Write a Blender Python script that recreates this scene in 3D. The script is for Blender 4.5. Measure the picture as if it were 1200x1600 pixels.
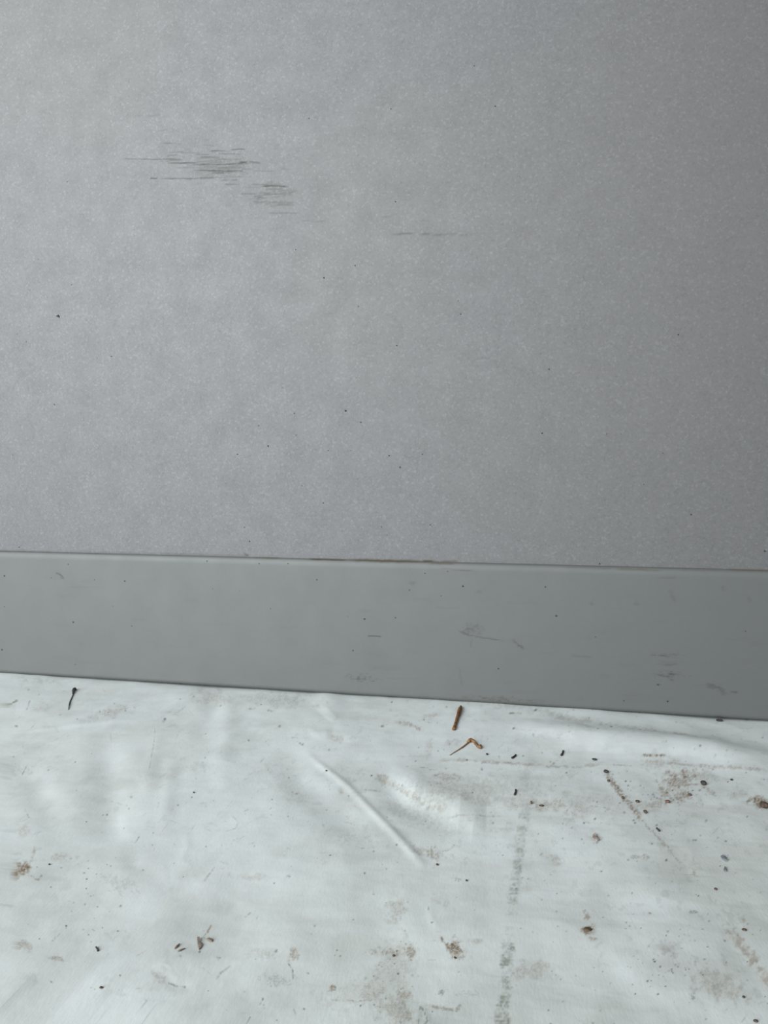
import bpy, bmesh, math, random
import numpy as np
from mathutils import Vector, Matrix

for o in list(bpy.data.objects):
    bpy.data.objects.remove(o)
scene = bpy.context.scene
COL = scene.collection

# ------------------------------------------------------------------ camera
IW, IH = 1200.0, 1600.0
LENS = 26.0
F = IH * LENS / 36.0                       # focal length in pixels
CAM_H = 0.20                               # metres above the tarp
YAW = math.radians(11.53)                  # turned a little to the left
PITCH = math.radians(3.32)                 # looking slightly down
FWD = Vector((-math.sin(YAW) * math.cos(PITCH), math.cos(YAW) * math.cos(PITCH), -math.sin(PITCH)))
RIGHT = FWD.cross(Vector((0, 0, 1))).normalized()
UP = RIGHT.cross(FWD).normalized()


def ray(px, py):
    return FWD + RIGHT * ((px - IW / 2) / F) + UP * (-(py - IH / 2) / F)


r0 = ray(600, 1088.5)
DIST = r0.y * (CAM_H / -r0.z)              # distance camera - panel
CAM = Vector((0.0, -DIST, CAM_H))
cam_data = bpy.data.cameras.new('camera')
cam_data.lens = LENS
cam_data.sensor_fit = 'VERTICAL'
cam_data.sensor_height = 36.0
cam_data.sensor_width = 27.0
cam_data.clip_start = 0.01
cam = bpy.data.objects.new('camera', cam_data)
COL.objects.link(cam)
cam.matrix_world = Matrix((
    (RIGHT.x, UP.x, -FWD.x, CAM.x), (RIGHT.y, UP.y, -FWD.y, CAM.y),
    (RIGHT.z, UP.z, -FWD.z, CAM.z), (0, 0, 0, 1)))
scene.camera = cam

# ------------------------------------------------------------------ light
world = bpy.data.worlds.new('world')
scene.world = world
world.use_nodes = True
bg = world.node_tree.nodes['Background']
bg.inputs[0].default_value = (0.97, 0.985, 0.975, 1)
bg.inputs[1].default_value = 0.23
# daylight from the open side of the place, to the left behind the photographer
day_data = bpy.data.lights.new('daylight_opening', 'AREA')
day_data.shape = 'RECTANGLE'
day_data.size = 1.4
day_data.size_y = 1.4
day_data.energy = 62.0
day_data.color = (0.955, 0.99, 1.0)
day = bpy.data.objects.new('daylight_opening', day_data)
COL.objects.link(day)
DAY_POS = Vector((-1.02, -1.72, 0.88))
day.location = DAY_POS
day.rotation_euler = (DAY_POS - Vector((-0.1, -0.1, 0.15))).to_track_quat('Z', 'Y').to_euler()
vs = scene.view_settings
vs.view_transform = 'Standard'
vs.look = 'None'
vs.gamma = 1.0
vs.use_curve_mapping = False
vs.exposure = 0.0


# ------------------------------------------------------------------ helpers
def floor_pt(px, py):
    r = ray(px, py)
    t = CAM_H / -r.z
    return CAM.x + r.x * t, CAM.y + r.y * t


def panel_pt(px, py, y=0.0):
    r = ray(px, py)
    t = (y - CAM.y) / r.y
    return CAM.x + r.x * t, CAM.z + r.z * t


def _hash(ix, iy, seed):
    h = (ix.astype(np.int64) * 374761393 + iy.astype(np.int64) * 668265263 + seed * 2147483647) & 0xFFFFFFFF
    h = ((h ^ (h >> 13)) * 1274126177) & 0xFFFFFFFF
    h = h ^ (h >> 16)
    return (h & 0xFFFF) / 65535.0


def vnoise(x, y, seed=0):
    ix = np.floor(x); iy = np.floor(y)
    fx = x - ix; fy = y - iy
    fx = fx * fx * fx * (fx * (fx * 6 - 15) + 10); fy = fy * fy * fy * (fy * (fy * 6 - 15) + 10)
    a = _hash(ix, iy, seed); b = _hash(ix + 1, iy, seed)
    c = _hash(ix, iy + 1, seed); d = _hash(ix + 1, iy + 1, seed)
    return (a + (b - a) * fx) * (1 - fy) + (c + (d - c) * fx) * fy


def fbm(x, y, seed=0, octv=4, gain=0.5):
    s = 0.0; amp = 1.0; tot = 0.0
    for k in range(octv):
        s = s + amp * vnoise(x * 2 ** k + 13.7 * k, y * 2 ** k - 7.1 * k, seed + k)
        tot += amp; amp *= gain
    return s / tot


def sstep(a, b, v):
    t = np.clip((v - a) / (b - a), 0, 1)
    return t * t * (3 - 2 * t)


def seg_dist(x, y, pts):
    """distance, signed side and arc parameter to a polyline (local units)"""
    best = None; side = None; par = None
    n = len(pts) - 1
    for i in range(n):
        ax, ay = pts[i]; bx, by = pts[i + 1]
        dx, dy = bx - ax, by - ay
        L2 = dx * dx + dy * dy + 1e-12
        t = np.clip(((x - ax) * dx + (y - ay) * dy) / L2, 0, 1)
        ex = x - (ax + t * dx); ey = y - (ay + t * dy)
        d = np.sqrt(ex * ex + ey * ey)
        sg = np.sign(dx * ey - dy * ex)
        if best is None:
            best, side, par = d, sg, (i + t) / n
        else:
            m = d < best
            best = np.where(m, d, best); side = np.where(m, sg, side); par = np.where(m, (i + t) / n, par)
    return best, side, par


def link(o, parent=None):
    COL.objects.link(o)
    if parent is not None:
        o.parent = parent
    return o


def tag(o, label=None, cat=None, group=None, kind=None):
    if label: o['label'] = label
    if cat: o['category'] = cat
    if group: o['group'] = group
    if kind: o['kind'] = kind
    return o


def grid_object(name, V, mat, parent=None, color=None, flip=False):
    """V: (rows, cols, 3) vertices -> one smooth quad mesh, optional point colours"""
    ny, nx, _ = V.shape
    me = bpy.data.meshes.new(name)
    nv = ny * nx
    idx = np.arange(nv).reshape(ny, nx)
    q = np.stack([idx[:-1, :-1], idx[:-1, 1:], idx[1:, 1:], idx[1:, :-1]], -1).reshape(-1, 4)
    if flip:
        q = q[:, ::-1]
    nf = len(q)
    me.vertices.add(nv); me.loops.add(nf * 4); me.polygons.add(nf)
    me.vertices.foreach_set('co', V.astype(np.float32).ravel())
    me.loops.foreach_set('vertex_index', q.astype(np.int32).ravel())
    me.polygons.foreach_set('loop_start', (np.arange(nf) * 4).astype(np.int32))
    me.polygons.foreach_set('loop_total', np.full(nf, 4, np.int32))
    me.polygons.foreach_set('use_smooth', np.ones(nf, bool))
    me.update(calc_edges=True)
    if color is not None:
        at = me.color_attributes.new('dirt', 'FLOAT_COLOR', 'POINT')
        at.data.foreach_set('color', color.astype(np.float32).ravel())
    me.materials.append(mat)
    return link(bpy.data.objects.new(name, me), parent)


def bm_object(name, bm, mat, parent=None, smooth=True):
    me = bpy.data.meshes.new(name)
    bm.normal_update()
    bm.to_mesh(me); bm.free()
    for p in me.polygons:
        p.use_smooth = smooth
    me.materials.append(mat)
    return link(bpy.data.objects.new(name, me), parent)


# ------------------------------------------------------------------ materials
class NT:
    def __init__(self, name):
        self.m = bpy.data.materials.new(name)
        self.m.use_nodes = True
        self.t = self.m.node_tree
        self.b = self.t.nodes['Principled BSDF']

    def n(self, typ, **kw):
        nd = self.t.nodes.new(typ)
        for k, v in kw.items():
            if hasattr(nd, k):
                setattr(nd, k, v)
            else:
                nd.inputs[k.replace('_', ' ')].default_value = v
        return nd

    def l(self, a, b):
        self.t.links.new(a, b)

    def coord(self, scale=(1, 1, 1), rot=(0, 0, 0)):
        tc = self.n('ShaderNodeTexCoord')
        mp = self.n('ShaderNodeMapping')
        mp.inputs['Scale'].default_value = scale
        mp.inputs['Rotation'].default_value = rot
        self.l(tc.outputs['Object'], mp.inputs['Vector'])
        return mp.outputs['Vector']

    def noise(self, vec, scale, detail=3, rough=0.5):
        nd = self.n('ShaderNodeTexNoise')
        nd.inputs['Scale'].default_value = scale
        nd.inputs['Detail'].default_value = detail
        nd.inputs['Roughness'].default_value = rough
        self.l(vec, nd.inputs['Vector'])
        return nd.outputs['Fac']

    def ramp(self, fac, lo, hi, a=0.0, b=1.0):
        nd = self.n('ShaderNodeMapRange')
        nd.inputs['From Min'].default_value = lo; nd.inputs['From Max'].default_value = hi
        nd.inputs['To Min'].default_value = a; nd.inputs['To Max'].default_value = b
        self.l(fac, nd.inputs['Value'])
        return nd.outputs['Result']

    def mix(self, fac, a, b, mode='MIX'):
        nd = self.n('ShaderNodeMix', data_type='RGBA', blend_type=mode)
        for s, v in ((nd.inputs[0], fac), (nd.inputs[6], a), (nd.inputs[7], b)):
            if hasattr(v, 'links'):
                self.l(v, s)
            else:
                s.default_value = v if not isinstance(v, tuple) else (*v, 1)
        return nd.outputs[2]

    def math(self, op, a, b):
        nd = self.n('ShaderNodeMath', operation=op)
        for s, v in ((nd.inputs[0], a), (nd.inputs[1], b)):
            if hasattr(v, 'links'):
                self.l(v, s)
            else:
                s.default_value = v
        return nd.outputs[0]

    def dirt(self):
        a = self.n('ShaderNodeAttribute')
        a.attribute_name = 'dirt'
        sp = self.n('ShaderNodeSeparateColor')
        self.l(a.outputs['Color'], sp.inputs[0])
        return sp.outputs[0], sp.outputs[1], sp.outputs[2]

    def bump(self, h, strength, dist, prev=None):
        nd = self.n('ShaderNodeBump')
        nd.inputs['Strength'].default_value = strength
        nd.inputs['Distance'].default_value = dist
        self.l(h, nd.inputs['Height'])
        if prev is not None:
            self.l(prev, nd.inputs['Normal'])
        return nd.outputs['Normal']


def make_tarp_mat():
    k = NT('tarp_vinyl')
    soil, grime, dark = k.dirt()
    v = k.coord()
    base = k.mix(k.ramp(k.noise(v, 7.0, 4), 0.35, 0.65), (0.725, 0.785, 0.775), (0.75, 0.795, 0.805))
    fine = k.noise(k.coord((1, 1, 1)), 260, 4, 0.7)
    base = k.mix(k.ramp(fine, 0.3, 0.7, 0.0, 0.10), base, (0.42, 0.44, 0.42))
    c = k.mix(grime, base, (0.295, 0.318, 0.287))
    soilcol = k.mix(k.ramp(k.noise(v, 180, 3), 0.35, 0.7), (0.17, 0.115, 0.075), (0.33, 0.27, 0.195))
    c = k.mix(soil, c, soilcol)
    c = k.mix(dark, c, (0.035, 0.03, 0.027))
    k.l(c, k.b.inputs['Base Color'])
    rg = k.ramp(k.math('ADD', soil, grime), 0, 0.6, 0.46, 0.8)
    k.l(rg, k.b.inputs['Roughness'])
    k.b.inputs['Specular IOR Level'].default_value = 0.45
    weave = k.noise(k.coord((900, 320, 300)), 1.0, 2)
    nrm = k.bump(k.noise(v, 38, 2, 0.4), 0.22, 0.003)
    nrm = k.bump(weave, 0.22, 0.0004, nrm)
    k.l(nrm, k.b.inputs['Normal'])
    return k.m


def make_panel_mat(name, base_a, base_b, metallic, rough, flake, flake_scale=620.0):
    k = NT(name)
    scuff, tan, dark = k.dirt()
    v = k.coord()
    fl = k.noise(v, flake_scale, 3, 0.75)
    fl2 = k.noise(k.coord((1, 1, 1), (0.3, 0.6, 0.5)), flake_scale * 0.42, 2, 0.6)
    mixf = k.math('ADD', k.math('MULTIPLY', fl, 0.65), k.math('MULTIPLY', fl2, 0.35))
    f = k.ramp(mixf, 0.36, 0.66)
    lo = tuple(c * (1 - flake) for c in base_a)
    hi = tuple(min(1, c * (1 + flake)) for c in base_a)
    c = k.mix(f, lo, hi)
    c = k.mix(k.ramp(k.noise(v, 2.2, 1), 0.4, 0.62, 0.0, 0.4), c, base_b)
    if flake > 0.05:                           # single bright flakes in the lacquer
        vo = k.n('ShaderNodeTexVoronoi')
        vo.inputs['Scale'].default_value = 640.0
        k.l(v, vo.inputs['Vector'])
        sp = k.n('ShaderNodeSeparateColor')
        k.l(vo.outputs['Color'], sp.inputs[0])
        c = k.mix(k.ramp(sp.outputs[0], 0.80, 1.0, 0.0, 0.22), c, tuple(min(1, q * 1.7) for q in base_a))
        c = k.mix(k.ramp(sp.outputs[1], 0.82, 1.0, 0.0, 0.15), c, tuple(q * 0.55 for q in base_a))
    c = k.mix(scuff, c, (0.045, 0.044, 0.04))
    c = k.mix(tan, c, (0.075, 0.064, 0.045))
    c = k.mix(dark, c, (0.02, 0.02, 0.02))
    k.l(c, k.b.inputs['Base Color'])
    mt = k.ramp(k.math('ADD', k.math('ADD', scuff, tan), dark), 0, 0.8, metallic, 0.1)
    k.l(mt, k.b.inputs['Metallic'])
    k.l(k.ramp(k.noise(v, 40, 4), 0.3, 0.7, rough - 0.02, rough + 0.02), k.b.inputs['Roughness'])
    nrm = k.bump(mixf, min(0.6, 4 * flake), 0.0003)
    k.l(nrm, k.b.inputs['Normal'])
    k.b.inputs['Specular IOR Level'].default_value = 0.35
    return k.m


def make_simple(name, c1, c2, rough=0.8, scale=300.0, bump=0.3, dist=0.001, spec=0.25):
    k = NT(name)
    v = k.coord()
    nz = k.noise(v, scale, 4, 0.6)
    k.l(k.mix(k.ramp(nz, 0.35, 0.65), c1, c2), k.b.inputs['Base Color'])
    k.b.inputs['Roughness'].default_value = rough
    k.b.inputs['Specular IOR Level'].default_value = spec
    k.l(k.bump(nz, bump, dist), k.b.inputs['Normal'])
    return k.m


M_TARP = make_tarp_mat()
M_FACE = make_panel_mat('silver_flake_paint', (0.246, 0.247, 0.253), (0.249, 0.246, 0.243), 0.9, 0.74, 0.10)
M_BAND = make_panel_mat('grey_satin_paint', (0.205, 0.215, 0.213), (0.205, 0.212, 0.208), 0.8, 0.70, 0.02)
M_BODY = make_simple('grey_panel_edge', (0.30, 0.30, 0.30), (0.36, 0.36, 0.36), 0.6, 30)
M_FLOOR = make_simple('concrete', (0.24, 0.23, 0.21), (0.36, 0.35, 0.33), 0.9, 14, 0.4, 0.004)
M_TWIG = make_simple('dry_twig', (0.30, 0.15, 0.06), (0.10, 0.045, 0.025), 0.7, 160, 0.5)
M_STALK = make_simple('dry_stalk', (0.34, 0.20, 0.10), (0.14, 0.075, 0.04), 0.7, 220, 0.5)
M_DARKSTONE = make_simple('dark_grit', (0.025, 0.023, 0.022), (0.075, 0.07, 0.065), 0.75, 400, 0.6)
M_SOIL = make_simple('soil_crumb', (0.055, 0.04, 0.03), (0.14, 0.105, 0.08), 0.9, 420, 0.8)
M_REDSOIL = make_simple('reddish_crumb', (0.11, 0.055, 0.04), (0.22, 0.13, 0.10), 0.9, 420, 0.8)
M_SLATE = make_simple('blue_grey_chip', (0.11, 0.13, 0.14), (0.26, 0.29, 0.31), 0.6, 300, 0.4)
M_CHIP = make_simple('pink_brown_chip', (0.20, 0.14, 0.12), (0.46, 0.40, 0.37), 0.7, 240, 0.5)
M_LEAF = make_simple('dry_leaf', (0.20, 0.165, 0.135), (0.29, 0.25, 0.215), 0.7, 200, 0.4)
M_SEED = make_simple('seed_husk', (0.16, 0.12, 0.085), (0.27, 0.21, 0.16), 0.6, 300, 0.4)

# ------------------------------------------------------------------ structure: floor under the tarp
bm = bmesh.new()
bmesh.ops.create_grid(bm, x_segments=30, y_segments=30, size=4.0)
for v in bm.verts:
    v.co.z = -0.012
tag(bm_object('floor', bm, M_FLOOR), 'rough grey concrete ground under the white tarp', kind='structure')


# ------------------------------------------------------------------ tarp relief (metres above the ground sheet level)
def px_metric(px, py):
    """local frame on the floor near a photographed point: origin and metres -> pixel-sized units"""
    x, y = floor_pt(px, py)
    ax, ay = floor_pt(px + 1, py); bx, by = floor_pt(px, py + 1)
    a, c, b, d = ax - x, ay - y, bx - x, by - y
    det = a * d - b * c
    return x, y, (d / det, -b / det, -c / det, a / det)


def to_local(fr, x, y):
    cx, cy, (a, b, c, d) = fr
    return a * (x - cx) + b * (y - cy), c * (x - cx) + d * (y - cy)


# (kind, pixel polyline, width px, height mm)
FOLDS = [
    ('valley', [(165, 1140), (172, 1215), (174, 1270), (192, 1312)], 26, 2.2),
    ('ridge', [(196, 1262), (196, 1292), (212, 1312)], 8, 0.3),
    ('ridge', [(474, 1168), (506, 1195), (545, 1226), (603, 1286), (650, 1338), (668, 1352)], 4.5, 1.2),
    ('valley', [(440, 1160), (470, 1215), (520, 1265), (600, 1325)], 22, 1.8),
    ('ridge', [(610, 1200), (650, 1235), (705, 1262), (760, 1272)], 24, 4.0),
    ('valley', [(590, 1208), (640, 1254), (690, 1275), (740, 1290)], 18, 4.0),
    ('ridge', [(800, 1132), (900, 1149), (1000, 1160), (1120, 1176), (1260, 1196)], 16, 8.0),
    ('ridge', [(358, 1070), (357, 1110), (350, 1170), (338, 1240)], 12, 1.0),
    ('valley', [(338, 1075), (330, 1120), (300, 1180)], 14, 0.9),
    ('step', [(20, 1145), (80, 1138), (150, 1129), (240, 1118)], 12, 1.6),
    ('ridge', [(500, 1072), (520, 1100), (505, 1118)], 16, 1.6),
    ('ridge', [(480, 1142), (500, 1146), (520, 1143)], 4, 0.9),
    ('valley', [(195, 1315), (215, 1355), (255, 1370), (300, 1362)], 14, 0.6),
    ('ridge', [(250, 1130), (245, 1165), (232, 1215), (226, 1250)], 10, 0.5),
    ('ridge', [(270, 1180), (262, 1230), (255, 1300)], 10, 0.7),
    ('ridge', [(900, 1385), (980, 1395), (1060, 1402), (1200, 1392)], 18, 0.6),
    ('valley', [(900, 1405), (1000, 1416), (1090, 1418), (1200, 1410)], 12, 0.8),
    ('ridge', [(640, 1370), (636, 1410), (644, 1445), (690, 1470)], 14, 0.35),
    ('ridge', [(672, 1405), (674, 1435), (690, 1450)], 5, 0.25),
    ('ridge', [(672, 1515), (680, 1530), (692, 1548)], 7, 0.2),
    ('ridge', [(655, 1563), (652, 1590), (648, 1620)], 5, 0.4),
    ('ridge', [(657, 1563), (668, 1588), (655, 1598)], 5, 0.3),
    ('ridge', [(1140, 1452), (1165, 1478), (1200, 1512), (1240, 1550)], 9, 0.3),
    ('valley', [(1128, 1458), (1160, 1495), (1200, 1540)], 14, 0.4),
    ('ridge', [(948, 1212), (985, 1262), (1020, 1300), (1070, 1356)], 8, 0.3),
    ('ridge', [(1078, 1320), (1081, 1345), (1086, 1368)], 5, 0.25),
    ('ridge', [(255, 1520), (262, 1500), (290, 1490), (330, 1500)], 14, 0.5),
    ('valley', [(256, 1528), (275, 1537), (305, 1538)], 7, 0.35),
    ('ridge', [(0, 1440), (40, 1415), (90, 1400)], 9, 0.6),
    ('ridge', [(0, 1570), (30, 1545), (60, 1535)], 9, 0.6),
    ('ridge', [(690, 1186), (760, 1190), (850, 1198), (960, 1196), (1080, 1202), (1200, 1207)], 5, 0.7),
    ('ridge', [(362, 1270), (374, 1284), (360, 1296)], 5, 0.18),
    ('ridge', [(290, 1290), (293, 1318), (284, 1342), (300, 1348)], 5, 0.22),
    ('valley', [(0, 1170), (60, 1220), (90, 1300)], 24, 1.0),
]
_F = []
for kind, pts, w, h in FOLDS:
    mx = sum(p[0] for p in pts) / len(pts); my = sum(p[1] for p in pts) / len(pts)
    fr = px_metric(mx, my)
    _F.append((kind, [to_local(fr, *floor_pt(*p)) for p in pts], fr, w * (1.3 if w < 13 else 1.15), h * (0.0006 if w < 13 else 0.0008)))


def tarp_height(x, y):
    x = np.asarray(x, float); y = np.asarray(y, float)
    z = (fbm(x * 5.5, y * 5.5, 3, 3) - 0.5) * 0.0060
    z += (fbm(x * 22 + 3, y * 16, 11, 3) - 0.5) * 0.0022
    z += (fbm(x * 60 + 5, y * 34, 21, 2) - 0.5) * 0.0005
    for kind, pts, fr, w, h in _F:
        d, s, p = seg_dist(*to_local(fr, x, y), pts)
        taper = np.minimum(1, np.minimum(p, 1 - p) * 4)
        if kind == 'step':
            sd = -d * s
            z += h * taper * np.where(sd > 0, np.exp(-(sd / (w * 2.2)) ** 2), np.exp(-(sd / (w * 0.25)) ** 2))
        else:
            q = h * np.exp(-(d / w) ** 2) * taper
            z += q if kind == 'ridge' else -q
    # pressed down below the panel foot
    press = np.exp(-((y - 0.012) / 0.02) ** 2)
    z = z * (1 - press) + np.minimum(z, 0.0006) * press
    return np.maximum(z, -0.009)


# ------------------------------------------------------------------ tarp grid: finer where it is near
ylist = []
Dfar = floor_pt(600, 1046)[1] - CAM.y
for D in np.linspace(1.25, DIST + 0.06, 12):
    ylist.append(D)
inv = np.linspace(1 / (DIST + 0.055), 1 / 0.245, 420)
ylist += list(1 / inv)
ylist += list(np.linspace(0.238, -0.75, 34))
DD = np.array(ylist)                       # distance in front of the camera
s_dense = np.linspace(-0.80, 0.40, 900)
t_m = np.linspace(0, 1, 16)[1:]
WD = np.clip(DD, 0.245, DIST + 0.055)
rows = []
for D, W in zip(DD, WD):
    core = s_dense * W
    left = core[0] + (-1.25 - core[0]) * t_m ** 2
    right = core[-1] + (1.15 - core[-1]) * t_m ** 2
    rows.append(np.concatenate([left[::-1], core, right]))
TX = np.array(rows)
TY = np.repeat((DD + CAM.y)[:, None], TX.shape[1], 1)
TZ = tarp_height(TX, TY)
soil = np.zeros_like(TX); grime = np.zeros_like(TX); dark = np.zeros_like(TX)
CH = {'s': soil, 'g': grime, 'd': dark}
yrow = DD + CAM.y


def row_slice(ylo, yhi):
    i = np.where((yrow >= ylo) & (yrow <= yhi))[0]
    return (slice(i[0], i[-1] + 1) if len(i) else None)


def t_blob(ch, px, py, rx, ry, amp, rough=0.8, grain=0.35, rot=0.0, seed=0, soft=0.6):
    cx, cy = floor_pt(px, py)
    fr = px_metric(px, py)
    R = max(rx, ry) * 1.9
    sl = row_slice(floor_pt(px, py + R)[1], floor_pt(px, max(py - R, 1040))[1])
    if sl is None:
        return
    u, v = to_local(fr, TX[sl], TY[sl])
    c, s = math.cos(rot), math.sin(rot)
    uu = (u * c + v * s) / rx; vv = (-u * s + v * c) / ry
    r = np.sqrt(uu * uu + vv * vv)
    n = fbm(u * 0.11 + px, v * 0.11 + py, seed + 5, 4, 0.6)
    m = sstep(0, soft + 0.25, 1.15 - r + (n - 0.5) * 1.7 * rough) * np.clip((1.9 - r) * 2, 0, 1)
    g = fbm(u * grain + py, v * grain + px, seed + 9, 3, 0.7)
    val = 1.2 * amp * m * (0.5 + 0.9 * sstep(0.3, 0.7, g))
    CH[ch][sl] = np.maximum(CH[ch][sl], val)


def t_stroke(ch, pts, w, amp, rough=0.5, grain=0.3, seed=0, stretch=(1.0, 1.0), fade=True):
    mx = sum(p[0] for p in pts) / len(pts); my = sum(p[1] for p in pts) / len(pts)
    fr = px_metric(mx, my)
    loc = [floor_pt(*p) for p in pts]
    ys = [p[1] for p in loc]
    ky = abs(fr[2][3])
    sl = row_slice(min(ys) - 4 * w / ky, max(ys) + 4 * w / ky)
    if sl is None:
        return
    u, v = to_local(fr, TX[sl], TY[sl])
    d, s, p = seg_dist(u, v, [to_local(fr, *q) for q in loc])
    n = fbm(u * grain * stretch[0] + mx, v * grain * stretch[1] + my, seed + 31, 3, 0.65)
    m = sstep(0, 1.1, 1.15 - d / w + (n - 0.5) * 1.3 * rough)
    m = np.where(d > 2.6 * w, 0, m)
    if fade:
        m = m * np.clip(np.minimum(p, 1 - p) * 9 + 0.25, 0, 1)
    val = amp * m * (0.45 + 1.0 * sstep(0.3, 0.7, n))
    CH[ch][sl] = np.maximum(CH[ch][sl], val)


# soft dirt film over the whole sheet, deepened to dim its near and right parts
film = sstep(0.46, 0.72, fbm(TX * 9, TY * 7, 41, 5, 0.6))
film2 = sstep(0.50, 0.75, fbm(TX * 16, TY * 60, 47, 4, 0.6))
fleck = sstep(0.66, 0.76, fbm(TX * 240, TY * 130, 53, 3, 0.7)) * sstep(0.42, 0.6, fbm(TX * 14, TY * 10, 57, 3))
dirt_dim = sstep(-0.12, -0.42, TY) * 0.7 + sstep(-0.05, 0.25, TX) * 0.6      # near and right: extra dirt, plus light falloff painted as grime
grime += dirt_dim * (0.10 + 0.34 * sstep(0.3, 0.7, fbm(TX * 12 + 2, TY * 9, 44, 5, 0.62))) + 0.10 * film + 0.13 * sstep(0.45, 0.7, fbm(TX * 38, TY * 24, 49, 5, 0.65)) + 0.10 * sstep(0.5, 0.75, fbm(TX * 30, TY * 170, 50, 4, 0.65)) * sstep(-0.25, 0.1, TX) + 0.07 * film2 + 0.16 * fleck
soil += 0.07 * sstep(0.5, 0.75, fbm(TX * 7 + 4, TY * 6, 61, 4)) + 0.08 * sstep(0.55, 0.75, fbm(TX * 15 + 9, TY * 34, 67, 4, 0.65))

# brown mud stains, smears and other darker marks, one of them painted shade
t_blob('s', 34, 1356, 15, 13, 0.85, 0.7, 0.4, -0.4, 1)
t_blob('s', 26, 1368, 9, 7, 0.8, 0.7, 0.4, -0.6, 61)
t_stroke('s', [(45, 1352), (52, 1335), (55, 1322)], 3, 0.35, 0.8)
t_stroke('s', [(44, 1366), (52, 1371), (60, 1374), (66, 1366)], 2.4, 0.5, 0.9)
t_blob('s', 95, 1338, 26, 7, 0.22, 1.0, 0.4, -0.1, 2)
t_blob('s', 38, 1478, 18, 12, 0.34, 1.0, 0.6, 0.3, 3)
t_blob('s', 88, 1497, 12, 5, 0.42, 0.9, 0.5, 0.1, 4)
t_blob('s', 60, 1185, 22, 22, 0.10, 0.6, 0.2, 0, 5)
t_stroke('g', [(5, 1578), (22, 1555), (48, 1537)], 4, 0.5, 0.9)
t_stroke('g', [(4, 1432), (22, 1405)], 4, 0.35, 0.9)
t_stroke('g', [(262, 1531), (275, 1536), (292, 1538)], 2.6, 0.7, 0.6)
t_blob('g', 180, 1378, 40, 18, 0.26, 1.0, 0.5, 0.3, 6)
t_blob('g', 178, 1548, 40, 8, 0.22, 1.0, 0.5, 0.1, 7)
t_blob('g', 46, 1541, 10, 4, 0.5, 0.9, 0.6, -0.3, 8)
t_stroke('s', [(242, 1132), (241, 1155), (236, 1185), (229, 1222)], 1.3, 0.35, 0.7)
t_stroke('g', [(43, 1191), (34, 1208)], 1.2, 0.75, 0.5)
t_stroke('d', [(218, 1304), (211, 1315)], 1.3, 0.5, 0.5)
t_stroke('g', [(4, 1105), (14, 1101), (28, 1094)], 2.4, 0.75, 0.8)
t_stroke('d', [(0, 1129), (4, 1129)], 1.6, 0.6)
t_stroke('g', [(42, 1108), (47, 1094)], 1.6, 0.45, 0.7)
t_blob('g', 60, 1062, 70, 9, 0.25, 0.5, 0.2, 0.04, 9, 0.9)  # soft shade under the panel's left end, painted into the sheet colour
t_blob('s', 330, 1085, 44, 14, 0.20, 0.9, 0.4, 0.1, 10)
t_stroke('g', [(268, 1116), (298, 1094)], 2, 0.25, 0.8)
t_stroke('g', [(385, 1105), (400, 1104)], 2, 0.45, 0.7)
t_stroke('s', [(418, 1107), (430, 1108)], 2, 0.5, 0.7)
t_blob('g', 440, 1092, 60, 18, 0.24, 1.0, 0.4, 0.1, 11)
t_stroke('g', [(468, 1158), (474, 1161)], 2.6, 0.75, 0.6)
t_stroke('s', [(458, 1236), (468, 1234)], 2, 0.5, 0.8)
t_blob('g', 450, 1225, 60, 36, 0.13, 0.8, 0.3, 0.3, 12)
t_blob('s', 533, 1232, 5, 9, 0.30, 0.8, 0.5, 0, 13)
t_stroke('s', [(570, 1230), (595, 1232)], 2, 0.45, 0.9)
t_blob('s', 598, 1212, 14, 10, 0.35, 0.9, 0.4, 0.6, 14)
t_blob('g', 560, 1310, 60, 20, 0.25, 1.0, 0.45, 0.1, 15)
t_stroke('g', [(555, 1318), (562, 1322), (578, 1324)], 2.4, 0.6, 0.9)
t_stroke('g', [(362, 1270), (372, 1282), (368, 1293), (352, 1296)], 1.8, 0.45, 0.8)
t_stroke('g', [(383, 1428), (392, 1420)], 2.5, 0.5, 0.8)
t_stroke('g', [(400, 1432), (404, 1425)], 2, 0.4, 0.8)
t_blob('g', 451, 1366, 5, 4, 0.55, 0.9, 0.6, 0, 16)
t_stroke('s', [(318, 1375), (328, 1362), (336, 1352)], 2.2, 0.35, 0.9)
t_stroke('s', [(322, 1455), (330, 1440), (318, 1458), (330, 1467)], 2, 0.5, 0.8)
t_blob('g', 341, 1492, 6, 4, 0.6, 0.8, 0.6, 0, 17)
t_stroke('s', [(338, 1525), (345, 1515), (360, 1505)], 2.4, 0.35, 0.9)
t_stroke('g', [(428, 1486), (434, 1482)], 3, 0.7, 0.7)
t_blob('s', 458, 1490, 9, 14, 0.42, 1.0, 0.6, 0.2, 18)
t_stroke('d', [(450, 1501), (457, 1511), (458, 1524)], 1.3, 0.55, 0.5)
t_blob('g', 440, 1527, 40, 12, 0.38, 1.1, 0.5, 0.0, 19)
t_stroke('s', [(405, 1567), (412, 1555)], 2, 0.55, 0.9)
t_blob('s', 520, 1537, 6, 7, 0.6, 0.8, 0.6, 0, 20)
t_stroke('s', [(515, 1555), (560, 1558), (610, 1554)], 2.2, 0.4, 0.9)
t_blob('s', 580, 1540, 22, 24, 0.32, 1.1, 0.5, 0, 21)
t_blob('s', 610, 1482, 40, 8, 0.36, 1.1, 0.5, 0, 22)
t_blob('s', 642, 1480, 11, 13, 0.55, 1.1, 0.6, 0.2, 23)
t_blob('s', 620, 1420, 16, 26, 0.24, 1.1, 0.6, 0.1, 24)
t_blob('s', 710, 1476, 17, 14, 0.72, 1.1, 0.6, 0.6, 25)
t_stroke('s', [(688, 1460), (697, 1472), (710, 1492)], 3, 0.6, 0.9)
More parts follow.
